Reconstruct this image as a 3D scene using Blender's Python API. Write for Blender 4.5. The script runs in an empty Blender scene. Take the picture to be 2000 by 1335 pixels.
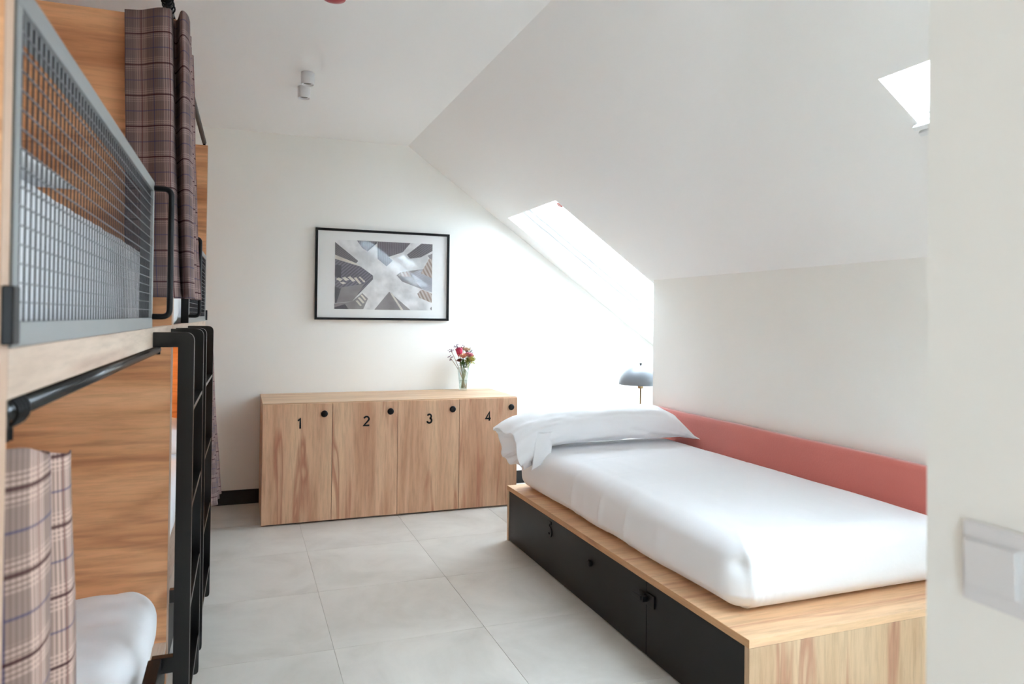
import bpy, bmesh, math, random
from mathutils import Vector, Matrix, noise
R = math.radians
random.seed(7)
scene = bpy.context.scene
C = scene.collection

# ------------------------------------------------------------------ camera
CAMZ = 1.40
YAW, PITCH, ROLL, FPX, CY = 0.359923555, 0.0120229753, 0.0110585979, 1401.67, 604.03
f = Vector((math.sin(YAW)*math.cos(PITCH), math.cos(YAW)*math.cos(PITCH), math.sin(PITCH)))
r = Vector((math.cos(YAW), -math.sin(YAW), 0)); u = r.cross(f)
r2 = r*math.cos(ROLL) + u*math.sin(ROLL); u2 = -r*math.sin(ROLL) + u*math.cos(ROLL)
cam_d = bpy.data.cameras.new('camera'); cam = bpy.data.objects.new('camera', cam_d); C.objects.link(cam)
M = Matrix((r2, u2, -f)).transposed().to_4x4(); M.translation = Vector((0, 0, CAMZ)); cam.matrix_world = M
cam_d.sensor_width = 36; cam_d.lens = FPX/2000*36; cam_d.shift_y = -(667.5-CY)/2000
cam_d.clip_start = 0.05
cam_d.dof.use_dof = True; cam_d.dof.focus_distance = 4.3; cam_d.dof.aperture_fstop = 4.5
scene.camera = cam

# ------------------------------------------------------------------ world, light, exposure
w = bpy.data.worlds.new('sky'); scene.world = w; w.use_nodes = True
bg = w.node_tree.nodes['Background']
bg.inputs[0].default_value = (0.81, 0.975, 1.12, 1); bg.inputs[1].default_value = 11.0
scene.view_settings.view_transform = 'Standard'; scene.view_settings.look = 'None'
scene.view_settings.gamma = 1; scene.view_settings.use_curve_mapping = False
scene.view_settings.exposure = 2.27
scene.cycles.max_bounces = 12; scene.cycles.diffuse_bounces = 8; scene.cycles.transparent_max_bounces = 12
scene.cycles.sample_clamp_indirect = 6

def portal(name, center, xdir, ydir, sx, sy):
    l = bpy.data.lights.new(name, 'AREA'); l.shape = 'RECTANGLE'; l.size = sx; l.size_y = sy
    o = bpy.data.objects.new(name, l); C.objects.link(o)
    x = Vector(xdir).normalized(); y = Vector(ydir).normalized(); z = x.cross(y)
    m = Matrix((x, y, z)).transposed().to_4x4(); m.translation = Vector(center); o.matrix_world = m
    l.cycles.is_portal = True
    return o

# room numbers
YW = 5.709          # far wall
ZC = 2.779          # flat ceiling
XR = 1.236          # ridge between ceiling and slope
SL = 0.7033         # slope
XK = 2.79           # knee wall
XK2 = 4.0           # deeper knee wall in the nook
XL = -1.24          # left wall
YB = -2.2           # back wall
def zs(x): return ZC - SL*(x-XR)
sn = math.sqrt(1+SL*SL); SD = Vector((1/sn, 0, -SL/sn)); NN = Vector((SL/sn, 0, 1/sn))  # down-slope, outward normal
def sp(x, y, d=0.0): return Vector((x, y, zs(x))) + NN*d

# openings in the slope: x0,x1,y0,y1
SKY1 = (2.03, 3.62, 4.56, 5.514)
SKY2 = (2.02, 2.215, 1.27, 1.845)
SKY3 = (1.60, 2.68, -0.20, 1.15)  # unseen opening, added to bring more daylight onto the bed foot
BW = (-1.20, -0.80, 0.0, 2.1)   # unseen glazed door in back wall, added for daylight: x0,x1,z0,z1
for k, s in enumerate((SKY1, SKY2, SKY3)):
    c = (sp(s[0], s[2], .3)+sp(s[1], s[3], .3))/2
    portal('skylight_portal', c, (0, 1, 0), SD, s[3]-s[2]+.3, (s[1]-s[0])*sn+.3)
portal('door_portal', ((BW[0]+BW[1])/2, YB-.2, (BW[2]+BW[3])/2), (1, 0, 0), (0, 0, 1), .45, 2.2)

# ------------------------------------------------------------------ helpers
def new_mat(name):
    m = bpy.data.materials.new(name); m.use_nodes = True
    nt = m.node_tree; b = nt.nodes['Principled BSDF']; return m, nt, b
def lin(c):
    return tuple(((v/255)/12.92 if v/255 <= .04045 else ((v/255+.055)/1.055)**2.4) for v in c)+(1,)
def plain(name, rgb, rough=.6, metal=0, bump=0, bscale=200, spec=None, coat=0):
    m, nt, b = new_mat(name)
    b.inputs['Base Color'].default_value = lin(rgb); b.inputs['Roughness'].default_value = rough
    b.inputs['Metallic'].default_value = metal
    if spec is not None: b.inputs['Specular IOR Level'].default_value = spec
    # faint procedural variation
    tc = nt.nodes.new('ShaderNodeTexCoord'); n = nt.nodes.new('ShaderNodeTexNoise')
    n.inputs['Scale'].default_value = 3; n.inputs['Detail'].default_value = 3
    nt.links.new(tc.outputs['Object'], n.inputs['Vector'])
    mr = nt.nodes.new('ShaderNodeMapRange'); mr.inputs[3].default_value = rough-.05; mr.inputs[4].default_value = rough+.05
    nt.links.new(n.outputs['Fac'], mr.inputs[0]); nt.links.new(mr.outputs[0], b.inputs['Roughness'])
    if bump:
        n2 = nt.nodes.new('ShaderNodeTexNoise'); n2.inputs['Scale'].default_value = bscale; n2.inputs['Detail'].default_value = 4
        nt.links.new(tc.outputs['Object'], n2.inputs['Vector'])
        bp = nt.nodes.new('ShaderNodeBump'); bp.inputs['Strength'].default_value = bump; bp.inputs['Distance'].default_value = .002
        nt.links.new(n2.outputs['Fac'], bp.inputs['Height']); nt.links.new(bp.outputs[0], b.inputs['Normal'])
    return m
def ramp(nt, stops):
    cr = nt.nodes.new('ShaderNodeValToRGB'); el = cr.color_ramp.elements
    while len(el) > 1: el.remove(el[-1])
    el[0].position = stops[0][0]; el[0].color = stops[0][1]
    for p, c in stops[1:]:
        e = el.new(p); e.color = c
    return cr
def wood(name, axis, dark, mid, light, streak, rough=.45, band=1.0, sk=.8):
    """grain runs along axis (0,1,2)"""
    m, nt, b = new_mat(name)
    tc = nt.nodes.new('ShaderNodeTexCoord'); mp = nt.nodes.new('ShaderNodeMapping')
    s = [1.0, 1.0, 1.0]; s[axis] = .09
    mp.inputs['Scale'].default_value = s
    nt.links.new(tc.outputs['Object'], mp.inputs['Vector'])
    # broad bands
    n1 = nt.nodes.new('ShaderNodeTexNoise'); n1.inputs['Scale'].default_value = 7*band; n1.inputs['Detail'].default_value = 3; n1.inputs['Distortion'].default_value = .35
    n2 = nt.nodes.new('ShaderNodeTexNoise'); n2.inputs['Scale'].default_value = 60; n2.inputs['Detail'].default_value = 8; n2.inputs['Roughness'].default_value = .65
    n3 = nt.nodes.new('ShaderNodeTexNoise'); n3.inputs['Scale'].default_value = 13*band; n3.inputs['Detail'].default_value = 2; n3.inputs['Distortion'].default_value = .8
    for n in (n1, n2, n3): nt.links.new(mp.outputs[0], n.inputs['Vector'])
    r1 = ramp(nt, [(.33, lin(dark)), (.5, lin(mid)), (.68, lin(light))])
    nt.links.new(n1.outputs['Fac'], r1.inputs[0])
    r3 = ramp(nt, [(.56, (0, 0, 0, 1)), (.68, (1, 1, 1, 1)), (.72, (.2, .2, .2, 1))])
    nt.links.new(n3.outputs['Fac'], r3.inputs[0])
    mx = nt.nodes.new('ShaderNodeMix'); mx.data_type = 'RGBA'
    sc = nt.nodes.new('ShaderNodeMath'); sc.operation = 'MULTIPLY'; sc.inputs[1].default_value = sk
    nt.links.new(r3.outputs[0], sc.inputs[0]); nt.links.new(sc.outputs[0], mx.inputs[0])
    nt.links.new(r1.outputs[0], mx.inputs[6]); mx.inputs[7].default_value = lin(streak)
    r2_ = ramp(nt, [(.3, (.74, .72, .70, 1)), (.55, (1, 1, 1, 1)), (.8, (1.07, 1.07, 1.06, 1))])
    nt.links.new(n2.outputs['Fac'], r2_.inputs[0])
    mm = nt.nodes.new('ShaderNodeMix'); mm.data_type = 'RGBA'; mm.blend_type = 'MULTIPLY'; mm.inputs[0].default_value = .8
    nt.links.new(mx.outputs[2], mm.inputs[6]); nt.links.new(r2_.outputs[0], mm.inputs[7])
    nt.links.new(mm.outputs[2], b.inputs['Base Color'])
    b.inputs['Roughness'].default_value = rough
    b.inputs['Specular IOR Level'].default_value = .35
    bp = nt.nodes.new('ShaderNodeBump'); bp.inputs['Strength'].default_value = .12; bp.inputs['Distance'].default_value = .001
    nt.links.new(n2.outputs['Fac'], bp.inputs['Height']); nt.links.new(bp.outputs[0], b.inputs['Normal'])
    return m
def cloth(name, rgb, rough=.9, bump=.25, bs=90, sheen=.15, fine=True):
    m, nt, b = new_mat(name)
    b.inputs['Base Color'].default_value = lin(rgb); b.inputs['Roughness'].default_value = rough
    b.inputs['Sheen Weight'].default_value = sheen
    tc = nt.nodes.new('ShaderNodeTexCoord')
    n = nt.nodes.new('ShaderNodeTexNoise'); n.inputs['Scale'].default_value = bs; n.inputs['Detail'].default_value = 4
    nt.links.new(tc.outputs['Object'], n.inputs['Vector'])
    bp = nt.nodes.new('ShaderNodeBump'); bp.inputs['Strength'].default_value = bump; bp.inputs['Distance'].default_value = .003
    nt.links.new(n.outputs['Fac'], bp.inputs['Height']); nt.links.new(bp.outputs[0], b.inputs['Normal'])
    return m
def glass(name, tint=(1, 1, 1), refl=.08):
    m = bpy.data.materials.new(name); m.use_nodes = True; nt = m.node_tree; nt.nodes.clear()
    out = nt.nodes.new('ShaderNodeOutputMaterial'); mx = nt.nodes.new('ShaderNodeMixShader')
    t = nt.nodes.new('ShaderNodeBsdfTransparent'); t.inputs[0].default_value = tint+(1,)
    g = nt.nodes.new('ShaderNodeBsdfGlossy'); g.inputs['Roughness'].default_value = .03
    fr = nt.nodes.new('ShaderNodeLayerWeight'); fr.inputs[0].default_value = .25
    ml = nt.nodes.new('ShaderNodeMath'); ml.operation = 'MULTIPLY_ADD'; ml.inputs[1].default_value = .28; ml.inputs[2].default_value = refl*.4
    nt.links.new(fr.outputs['Fresnel'], ml.inputs[0]); nt.links.new(ml.outputs[0], mx.inputs[0])
    nt.links.new(t.outputs[0], mx.inputs[1]); nt.links.new(g.outputs[0], mx.inputs[2]); nt.links.new(mx.outputs[0], out.inputs[0])
    return m
def plaid(name, base, gain=1.0):
    """glen-check wool cloth in the sheet's own metres (uv)"""
    m, nt, b = new_mat(name)
    uv = nt.nodes.new('ShaderNodeUVMap'); uv.uv_map = 'UVMap'
    sx = nt.nodes.new('ShaderNodeSeparateXYZ'); nt.links.new(uv.outputs[0], sx.inputs[0])
    def mth(op, a, bb=None, c=None):
        n = nt.nodes.new('ShaderNodeMath'); n.operation = op
        for i, v in enumerate((a, bb, c)):
            if v is None: continue
            if isinstance(v, (int, float)): n.inputs[i].default_value = v
            else: nt.links.new(v, n.inputs[i])
        return n.outputs[0]
    def line(co, period, off, width, soft=.0012):
        fr = mth('FRACT', mth('DIVIDE', mth('ADD', co, off), period))
        d = mth('MULTIPLY', mth('ABSOLUTE', mth('SUBTRACT', fr, .5)), period)
        mr = nt.nodes.new('ShaderNodeMapRange'); nt.links.new(d, mr.inputs[0])
        mr.inputs[1].default_value = width/2-soft/2; mr.inputs[2].default_value = width/2+soft/2
        mr.inputs[3].default_value = 1; mr.inputs[4].default_value = 0
        return mr.outputs[0]
    col = None
    def layer(prev, fac, rgb, amt=1.0):
        mx = nt.nodes.new('ShaderNodeMix'); mx.data_type = 'RGBA'
        nt.links.new(mth('MULTIPLY', fac, amt), mx.inputs[0])
        if isinstance(prev, tuple): mx.inputs[6].default_value = prev
        else: nt.links.new(prev, mx.inputs[6])
        mx.inputs[7].default_value = lin(rgb); return mx.outputs[2]
    U, V = sx.outputs[0], sx.outputs[1]
    P = .114
    fineU = line(U, .0075, 0, .0035); fineV = line(V, .0075, 0, .0035)
    bandU = line(U, P, 0, .046, .004); bandV = line(V, P, 0, .046, .004)
    light = tuple(min(255, int(v*1.40)) for v in base); dark = tuple(int(v*.62) for v in base)
    col = layer(lin(base), mth('MULTIPLY', fineU, bandU), light, .75)
    col = layer(col, mth('MULTIPLY', fineV, bandV), light, .65)
    col = layer(col, mth('MULTIPLY', fineU, mth('SUBTRACT', 1, bandU)), dark, .35)
    col = layer(col, line(V, P, .5*P, .004), (62, 66, 104), .6)
    col = layer(col, line(U, P, .5*P, .004), (62, 66, 104), .7)
    col = layer(col, line(U, P, 0, .004), (92, 44, 44), .7)
    col = layer(col, line(V, P, 0, .0055), (58, 22, 26), .85)
    nt.links.new(col, b.inputs['Base Color'])
    b.inputs['Roughness'].default_value = .95; b.inputs['Specular IOR Level'].default_value = .15
    return m

def bx(bm, x0, x1, y0, y1, z0, z1):
    v = [bm.verts.new((x, y, z)) for x in (x0, x1) for y in (y0, y1) for z in (z0, z1)]
    for q in ((0, 1, 3, 2), (4, 6, 7, 5), (0, 4, 5, 1), (2, 3, 7, 6), (0, 2, 6, 4), (1, 5, 7, 3)):
        bm.faces.new([v[i] for i in q])
def prism(bm, pts, vec):
    a = [bm.verts.new(p) for p in pts]; b = [bm.verts.new(Vector(p)+Vector(vec)) for p in pts]
    n = len(pts)
    bm.faces.new(a[::-1]); bm.faces.new(b)
    for i in range(n): bm.faces.new((a[i], a[(i+1) % n], b[(i+1) % n], b[i]))
def lathe(bm, prof, cx, cy, cz, seg=32, axis='Z'):
    rings = []
    for rr, zz in prof:
        ring = []
        if rr < 1e-6:
            p = Vector((0, 0, zz)); ring = [p]
        else:
            ring = [Vector((rr*math.cos(2*math.pi*i/seg), rr*math.sin(2*math.pi*i/seg), zz)) for i in range(seg)]
        out = []
        for p in ring:
            if axis == 'Y': p = Vector((p.x, -p.z, p.y))
            if axis == 'X': p = Vector((-p.z, p.x, p.y))
            out.append(bm.verts.new(p+Vector((cx, cy, cz))))
        rings.append(out)
    for a, b in zip(rings, rings[1:]):
        if len(a) == 1 and len(b) == 1: continue
        for i in range(seg):
            j = (i+1) % seg
            if len(a) == 1: bm.faces.new((a[0], b[j], b[i]))
            elif len(b) == 1: bm.faces.new((a[i], a[j], b[0]))
            else: bm.faces.new((a[i], a[j], b[j], b[i]))
def tube(bm, pts, rad, seg=10, caps=True):
    pts = [Vector(p) for p in pts]; n = len(pts)
    rads = rad if isinstance(rad, (list, tuple)) else [rad]*n
    t0 = (pts[1]-pts[0]).normalized()
    up = Vector((0, 0, 1)) if abs(t0.z) < .9 else Vector((1, 0, 0))
    nrm = (up - t0*up.dot(t0)).normalized(); rings = []
    for i, p in enumerate(pts):
        if i == 0: t = t0
        elif i == n-1: t = (pts[i]-pts[i-1]).normalized()
        else: t = ((pts[i]-pts[i-1]).normalized()+(pts[i+1]-pts[i]).normalized()).normalized()
        nrm = (nrm - t*nrm.dot(t)).normalized(); bi = t.cross(nrm)
        rings.append([bm.verts.new(p+(nrm*math.cos(2*math.pi*k/seg)+bi*math.sin(2*math.pi*k/seg))*rads[i]) for k in range(seg)])
    for a, b in zip(rings, rings[1:]):
        for k in range(seg): bm.faces.new((a[k], a[(k+1) % seg], b[(k+1) % seg], b[k]))
    if caps: bm.faces.new(rings[0][::-1]); bm.faces.new(rings[-1])
def fillet(pts, rad, n=6):
    pts = [Vector(p) for p in pts]; out = [pts[0]]
    for a, b, c in zip(pts, pts[1:], pts[2:]):
        d1 = (a-b).normalized(); d2 = (c-b).normalized()
        rr = min(rad, (a-b).length*.49, (c-b).length*.49)
        p1 = b+d1*rr; p2 = b+d2*rr
        for i in range(n+1):
            t = i/n; out.append(p1*(1-t)**2 + b*2*t*(1-t) + p2*t*t)
    out.append(pts[-1]); return out
def ribbon(bm, pts, width, o, ax, ay, az, depth):
    """flat stroke of given width along 2-D pts, in plane (ax,ay) at o, extruded by depth along az"""
    P = [Vector((p[0], p[1])) for p in pts]; L = []; Rr = []
    for i, p in enumerate(P):
        if i == 0: t = (P[1]-P[0]).normalized()
        elif i == len(P)-1: t = (P[-1]-P[-2]).normalized()
        else:
            t = ((P[i]-P[i-1]).normalized()+(P[i+1]-P[i]).normalized()).normalized()
        n = Vector((-t.y, t.x)); k = 1
        if 0 < i < len(P)-1:
            c = (P[i]-P[i-1]).normalized().dot(t); k = 1/max(.6, c)
        L.append(p+n*width/2*k); Rr.append(p-n*width/2*k)
    def W(q, d): return o+ax*q.x+ay*q.y+az*d
    for i in range(len(P)-1):
        quad = [L[i], L[i+1], Rr[i+1], Rr[i]]
        prism(bm, [W(q, 0) for q in quad], az*depth)

def world_loc(o):
    v = Vector((0, 0, 0))
    while o is not None: v += o.location; o = o.parent
    return v
def obj(name, bm, mat, parent=None, smooth=False, bevel=0, seg=2, origin=None, weld=True):
    """verts in world coordinates (before the parent's own rotation)"""
    if origin is None: origin = world_loc(parent) if parent else Vector((0, 0, 0))
    bmesh.ops.translate(bm, verts=bm.verts, vec=-Vector(origin))
    bmesh.ops.recalc_face_normals(bm, faces=bm.faces)
    me = bpy.data.meshes.new(name); bm.to_mesh(me); bm.free()
    o = bpy.data.objects.new(name, me); C.objects.link(o)
    if parent: o.parent = parent
    else: o.location = origin
    for mt in (mat if isinstance(mat, (list, tuple)) else [mat]): me.materials.append(mt)
    if smooth: me.shade_smooth()
    if bevel:
        b = o.modifiers.new('bevel', 'BEVEL'); b.width = bevel; b.segments = seg; b.limit_method = 'ANGLE'; b.angle_limit = R(40)
    return o
def boxo(name, d, mat, parent=None, bevel=.0015, origin=None):
    bm = bmesh.new(); bx(bm, *d); return obj(name, bm, mat, parent, bevel=bevel, origin=origin)
def thing(name, label, cat, loc=(0, 0, 0), rotz=0, group=None):
    o = bpy.data.objects.new(name, None); C.objects.link(o); o.empty_display_size = .1
    o.location = loc; o.rotation_euler = (0, 0, rotz); o['label'] = label; o['category'] = cat
    if group: o['group'] = group
    return o
def tag(o, label, cat, group=None):
    o['label'] = label; o['category'] = cat
    if group: o['group'] = group
    return o
def struct(name, bm, mat, parent=None, **k):
    o = obj(name, bm, mat, parent, **k)
    if parent is None: o['kind'] = 'structure'
    return o

# ------------------------------------------------------------------ materials
PAINT = (222, 220, 210)
m_wall = plain('wall_paint', (246, 245, 240), .85, bump=.04, bscale=350)
m_ceil = plain('ceiling_paint', (246, 245, 243), .9, bump=.03, bscale=350)
m_wwhite = plain('white_window_lacquer', (236, 238, 238), .35)
m_black = plain('black_powder_coat', (9, 9, 11), .42, spec=.3)
m_blackp = plain('black_laminate', (10, 10, 13), .45, spec=.3)
m_skirt = plain('black_skirting', (16, 15, 17), .5)
m_grey = plain('grey_metal', (140, 143, 143), .36, metal=.4)
m_gridm = plain('grille_metal', (34, 35, 42), .45, metal=.2)
m_gridh = plain('grille_wire_lit', (104, 104, 108), .4, metal=.4)  # lighter grey paints the highlights on the horizontal wires
m_ladder = plain('black_gloss_coat', (8, 8, 10), .24, spec=.55)
m_wood_v = wood('oak_vertical', 2, (197, 148, 116), (223, 180, 147), (232, 195, 160), (184, 120, 94))
m_wood_x = wood('oak_across', 0, (193, 156, 123), (214, 179, 144), (225, 191, 156), (183, 139, 108))
m_bed_v = wood('light_oak_vertical', 2, (194, 159, 126), (209, 178, 144), (218, 188, 155), (181, 130, 105))
m_bed_x = wood('light_oak_across', 0, (218, 174, 134), (233, 194, 154), (242, 207, 167), (205, 150, 119))
m_bed_y = wood('light_oak_lengthwise', 1, (185, 139, 97), (202, 155, 111), (214, 172, 126), (168, 118, 80))
m_div = wood('oak_divider', 0, (205, 140, 95), (235, 175, 127), (248, 192, 145), (168, 104, 69), band=.8, sk=.5)
m_divh = wood('oak_divider_z', 2, (172, 112, 68), (194, 134, 84), (206, 148, 98), (140, 84, 50), band=.8)
m_fas = wood('pale_oak_rail', 1, (189, 163, 144), (201, 178, 159), (210, 189, 170), (178, 148, 129))
m_edge = plain('pale_oak_edge', (196, 164, 140), .5)
m_sheet = cloth('white_sheet', (239, 239, 241), .8, .12, 60)
m_pil = cloth('white_pillowcase', (242, 242, 244), .8, .12, 60)
m_coral = cloth('coral_velvet', (205, 106, 92), .75, .25, 120, sheen=.6)
m_glass = glass('pane_glass')
m_dim = glass('dimming_glass', (.54, .54, .54))  # grey tint added to dim daylight from the far skylight
m_dim2 = glass('tinted_glass', (.58, .58, .58))  # grey tint added to trim daylight from the unseen skylight
m_vase = glass('vase_glass', (.93, .96, .95), .3)
m_chrome = plain('chrome', (180, 180, 180), .15, metal=1)
m_brass = plain('brass', (176, 148, 108), .3, metal=.9)
m_shade = plain('grey_blue_lamp_shade', (134, 139, 145), .3, spec=.5)
m_plastic = plain('white_plastic', (226, 225, 226), .35)
m_red = plain('red_plastic', (176, 38, 48), .35)
m_redst = plain('red_sticker', (232, 84, 70), .5)
m_plaid = plaid('plaid_cloth', (122, 104, 101))
m_plaid_lit = plaid('plaid_cloth_lit', (150, 128, 118))  # same cloth, lighter base paints the daylight on the near curtain

# floor tile material
m_tile, nt, b = new_mat('grey_porcelain')
tc = nt.nodes.new('ShaderNodeTexCoord'); oi = nt.nodes.new('ShaderNodeObjectInfo')
va = nt.nodes.new('ShaderNodeVectorMath'); va.operation = 'ADD'
vs = nt.nodes.new('ShaderNodeVectorMath'); vs.operation = 'SCALE'; vs.inputs['Scale'].default_value = 37
cmb = nt.nodes.new('ShaderNodeCombineXYZ')
nt.links.new(oi.outputs['Random'], cmb.inputs[0]); nt.links.new(oi.outputs['Random'], cmb.inputs[1])
nt.links.new(cmb.outputs[0], vs.inputs[0]); nt.links.new(vs.outputs[0], va.inputs[0]); nt.links.new(tc.outputs['Object'], va.inputs[1])
n1 = nt.nodes.new('ShaderNodeTexNoise'); n1.inputs['Scale'].default_value = 2.2; n1.inputs['Detail'].default_value = 8; n1.inputs['Roughness'].default_value = .62; n1.inputs['Distortion'].default_value = .5
nt.links.new(va.outputs[0], n1.inputs['Vector'])
rp = ramp(nt, [(.3, lin((194, 189, 180))), (.5, lin((209, 204, 196))), (.7, lin((219, 215, 207)))])
nt.links.new(n1.outputs['Fac'], rp.inputs[0]); nt.links.new(rp.outputs[0], b.inputs['Base Color'])
b.inputs['Roughness'].default_value = .38; b.inputs['Specular IOR Level'].default_value = .4
m_grout = plain('grout', (188, 184, 176), .9)

# ------------------------------------------------------------------ room shell
bm = bmesh.new(); bx(bm, XL-.2, XK2+.3, YB-.2, YW+.2, -.12, -.0025)
floor = struct('floor', bm, m_grout)
TP = .667; tx0, ty0 = 1.05-4*TP, 3.10-9*TP
tile_me = None
for i in range(9):
    for j in range(14):
        x0, y0 = tx0+i*TP, ty0+j*TP
        if x0 > XK2 or x0+TP < XL or y0 > YW or y0+TP < YB: continue
        cx, cy = x0+TP/2, y0+TP/2
        if tile_me is None:
            bm = bmesh.new(); h = TP/2-.0008; bx(bm, -h, h, -h, h, -.0024, 0)
            t = obj('floor_tile', bm, m_tile, floor, origin=(0, 0, 0), bevel=.0005, seg=1); tile_me = t.data
        else:
            t2 = t.copy(); C.objects.link(t2); t = t2
        t.location = (cx, cy, 0)

# far wall: polygon with sloped top
bm = bmesh.new()
prism(bm, [(XL-.2, YW, -.1), (XK2+.2, YW, -.1), (XK2+.2, YW, zs(XK2+.2)+.25), (XR, YW, ZC+.25), (XL-.2, YW, ZC+.25)], (0, .2, 0))
struct('wall_far', bm, m_wall)
bm = bmesh.new(); bx(bm, XL-.2, XL, YB-.2, YW, -.1, ZC+.25); struct('wall_left', bm, m_wall)
# knee walls
KE = 4.505
bm = bmesh.new()
prism(bm, [(XK, YB, -.1), (XK2, YB, -.1), (XK2, YB, zs(XK2)), (XK, YB, zs(XK))], (0, KE-YB, 0))
struct('wall_right', bm, m_wall)
bm = bmesh.new(); bx(bm, XK2, XK2+.15, KE-.1, YW, -.1, zs(XK2)+.1); struct('wall_right_nook', bm, m_wall)
# near partition with the light switch
bm = bmesh.new()
XN = .733
bx(bm, XN, XN+.22, YB, .600, -.1, ZC+.01)
wn = struct('wall_near', bm, m_wall)
# back wall with the added glazed door opening
bm = bmesh.new()
bx(bm, XL-.2, BW[0], YB-.2, YB, -.1, ZC+.25); bx(bm, BW[1], XK2, YB-.2, YB, -.1, ZC+.25); bx(bm, BW[0], BW[1], YB-.2, YB, BW[3], ZC+.25)
struct('wall_back', bm, m_wall)
bm = bmesh.new()
for a in ((BW[0], BW[0]+.06), (BW[1]-.06, BW[1])): bx(bm, a[0], a[1], YB-.12, YB-.06, BW[2], BW[3])
for a in ((BW[2], BW[2]+.08), (BW[3]-.07, BW[3])): bx(bm, BW[0]+.06, BW[1]-.06, YB-.12, YB-.06, a[0], a[1])
dr = struct('added_door', bm, m_wwhite)  # unseen door frame, added as a daylight source behind the camera
bm = bmesh.new(); bx(bm, BW[0]+.06, BW[1]-.06, YB-.095, YB-.085, .08, BW[3]-.07); obj('pane', bm, glass('dimming_door_glass', (.67, .67, .67)), dr)  # pane tint added to hold down light on the near wall
# flat ceiling
bm = bmesh.new(); bx(bm, XL-.2, XR, YB-.2, YW+.2, ZC, ZC+.25); struct('ceiling', bm, m_ceil)
# sloped ceiling with two openings plus one added for light (slab of depth T)
T = .26
def slab(bm, x0, x1, y0, y1):
    if x1-x0 < 1e-4 or y1-y0 < 1e-4: return
    prism(bm, [sp(x0, y0), sp(x1, y0), sp(x1, y1), sp(x0, y1)], NN*T)
bm = bmesh.new()
XE = XK2+.25
ys = [YB-.2, SKY3[2], SKY3[3], SKY2[2], SKY2[3], SKY1[2], SKY1[3], YW+.1]
holes = {1: SKY3, 3: SKY2, 5: SKY1}
for k in range(7):
    if k in holes:
        s = holes[k]; slab(bm, XR, s[0], ys[k], ys[k+1]); slab(bm, s[1], XE, ys[k], ys[k+1])
    else: slab(bm, XR, XE, ys[k], ys[k+1])
struct('ceiling_slope', bm, m_ceil)

def skylight(name, s, depth, fw, gm=None):
    """white frame set back in the opening, inner sash, pane"""
    bm = bmesh.new()
    x0, x1, y0, y1 = s
    def rail(bm, xa, xb, ya, yb, d0, d1):
        prism(bm, [sp(xa, ya, d0), sp(xb, ya, d0), sp(xb, yb, d0), sp(xa, yb, d0)], NN*(d1-d0))
    cx = fw/sn
    e = .001
    rail(bm, x0+e, x1-e, y0+e, y0+fw, depth, T); rail(bm, x0+e, x1-e, y1-fw, y1-e, depth, T)
    rail(bm, x0+e, x0+cx, y0+fw, y1-fw, depth, T); rail(bm, x1-cx, x1-e, y0+fw, y1-fw, depth, T)
    wdw = struct(name, bm, m_wwhite, bevel=.003)
    bm = bmesh.new(); g = fw*.55; gx = g/sn; a = fw; ax_ = a/sn
    rail(bm, x0+ax_, x1-ax_, y0+a, y0+a+g, depth+.03, depth+.09); rail(bm, x0+ax_, x1-ax_, y1-a-g, y1-a, depth+.03, depth+.09)
    rail(bm, x0+ax_, x0+ax_+gx, y0+a+g, y1-a-g, depth+.03, depth+.09); rail(bm, x1-ax_-gx, x1-ax_, y0+a+g, y1-a-g, depth+.03, depth+.09)
    obj('window_sash', bm, m_wwhite, wdw, bevel=.003)
    bm = bmesh.new(); rail(bm, x0+ax_+gx*.6, x1-ax_-gx*.6, y0+a+g*.6, y1-a-g*.6, depth+.055, depth+.061)
    obj('window_pane', bm, gm or m_glass, wdw)
    return wdw
w1 = skylight('window_1', SKY1, .12, .055, m_dim)
def guide(ya, yb, d0, d1, nm):
    bm = bmesh.new(); xa, xb = SKY1[0]+.002, SKY1[1]-.002
    prism(bm, [sp(xa, ya, d0), sp(xb, ya, d0), sp(xb, yb, d0), sp(xa, yb, d0)], NN*(d1-d0)); obj(nm, bm, m_wwhite, w1, bevel=.001)
guide(SKY1[2]+.001, SKY1[2]+.028, .012, .030, 'blind_guide'); guide(SKY1[2]+.001, SKY1[2]+.046, .036, .050, 'blind_guide')
w2 = skylight('window_2', SKY2, .02, .007)
w3 = skylight('added_window', SKY3, .05, .055, m_dim2)  # unseen skylight added as an extra daylight source
# round red sticker on the first skylight's frame
bm = bmesh.new()
c = sp(2.075, 4.600, .0085); n_ = 24
for (ra, rb) in ((0, .024),):
    ring = [c+(SD*math.cos(2*math.pi*i/n_)+Vector((0, 1, 0))*math.sin(2*math.pi*i/n_))*rb for i in range(n_)]
    prism(bm, ring, NN*.002)
obj('sticker', bm, m_redst, w1)
bm = bmesh.new()
c2 = c-NN*.001
prism(bm, [c2+SD*a+Vector((0, b_, 0)) for a, b_ in ((-.014, -.004), (.014, -.004), (.014, .004), (-.014, .004))], NN*.001)
obj('sticker_mark', bm, m_wwhite, w1)
# tilt bar under the second skylight
bm = bmesh.new()
def srail(bm, xa, xb, ya, yb, d0, d1):
    prism(bm, [sp(xa, ya, d0), sp(xb, ya, d0), sp(xb, yb, d0), sp(xa, yb, d0)], NN*(d1-d0))
srail(bm, 2.205, 2.222, 1.25, 1.862, -.018, -.002); srail(bm, 2.228, 2.243, 1.25, 1.855, -.022, -.002)
obj('window_bar', bm, m_wwhite, w2, bevel=.003)
bm = bmesh.new(); srail(bm, 2.25, 2.30, 1.60, 1.79, -.045, -.001)
obj('window_latch', bm, m_wwhite, w2, bevel=.006)
bm = bmesh.new(); tube(bm, [sp(2.297, 1.775, -.03), sp(2.318, 1.775, -.055)], .005); obj('latch_pin', bm, m_chrome, w2)

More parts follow.
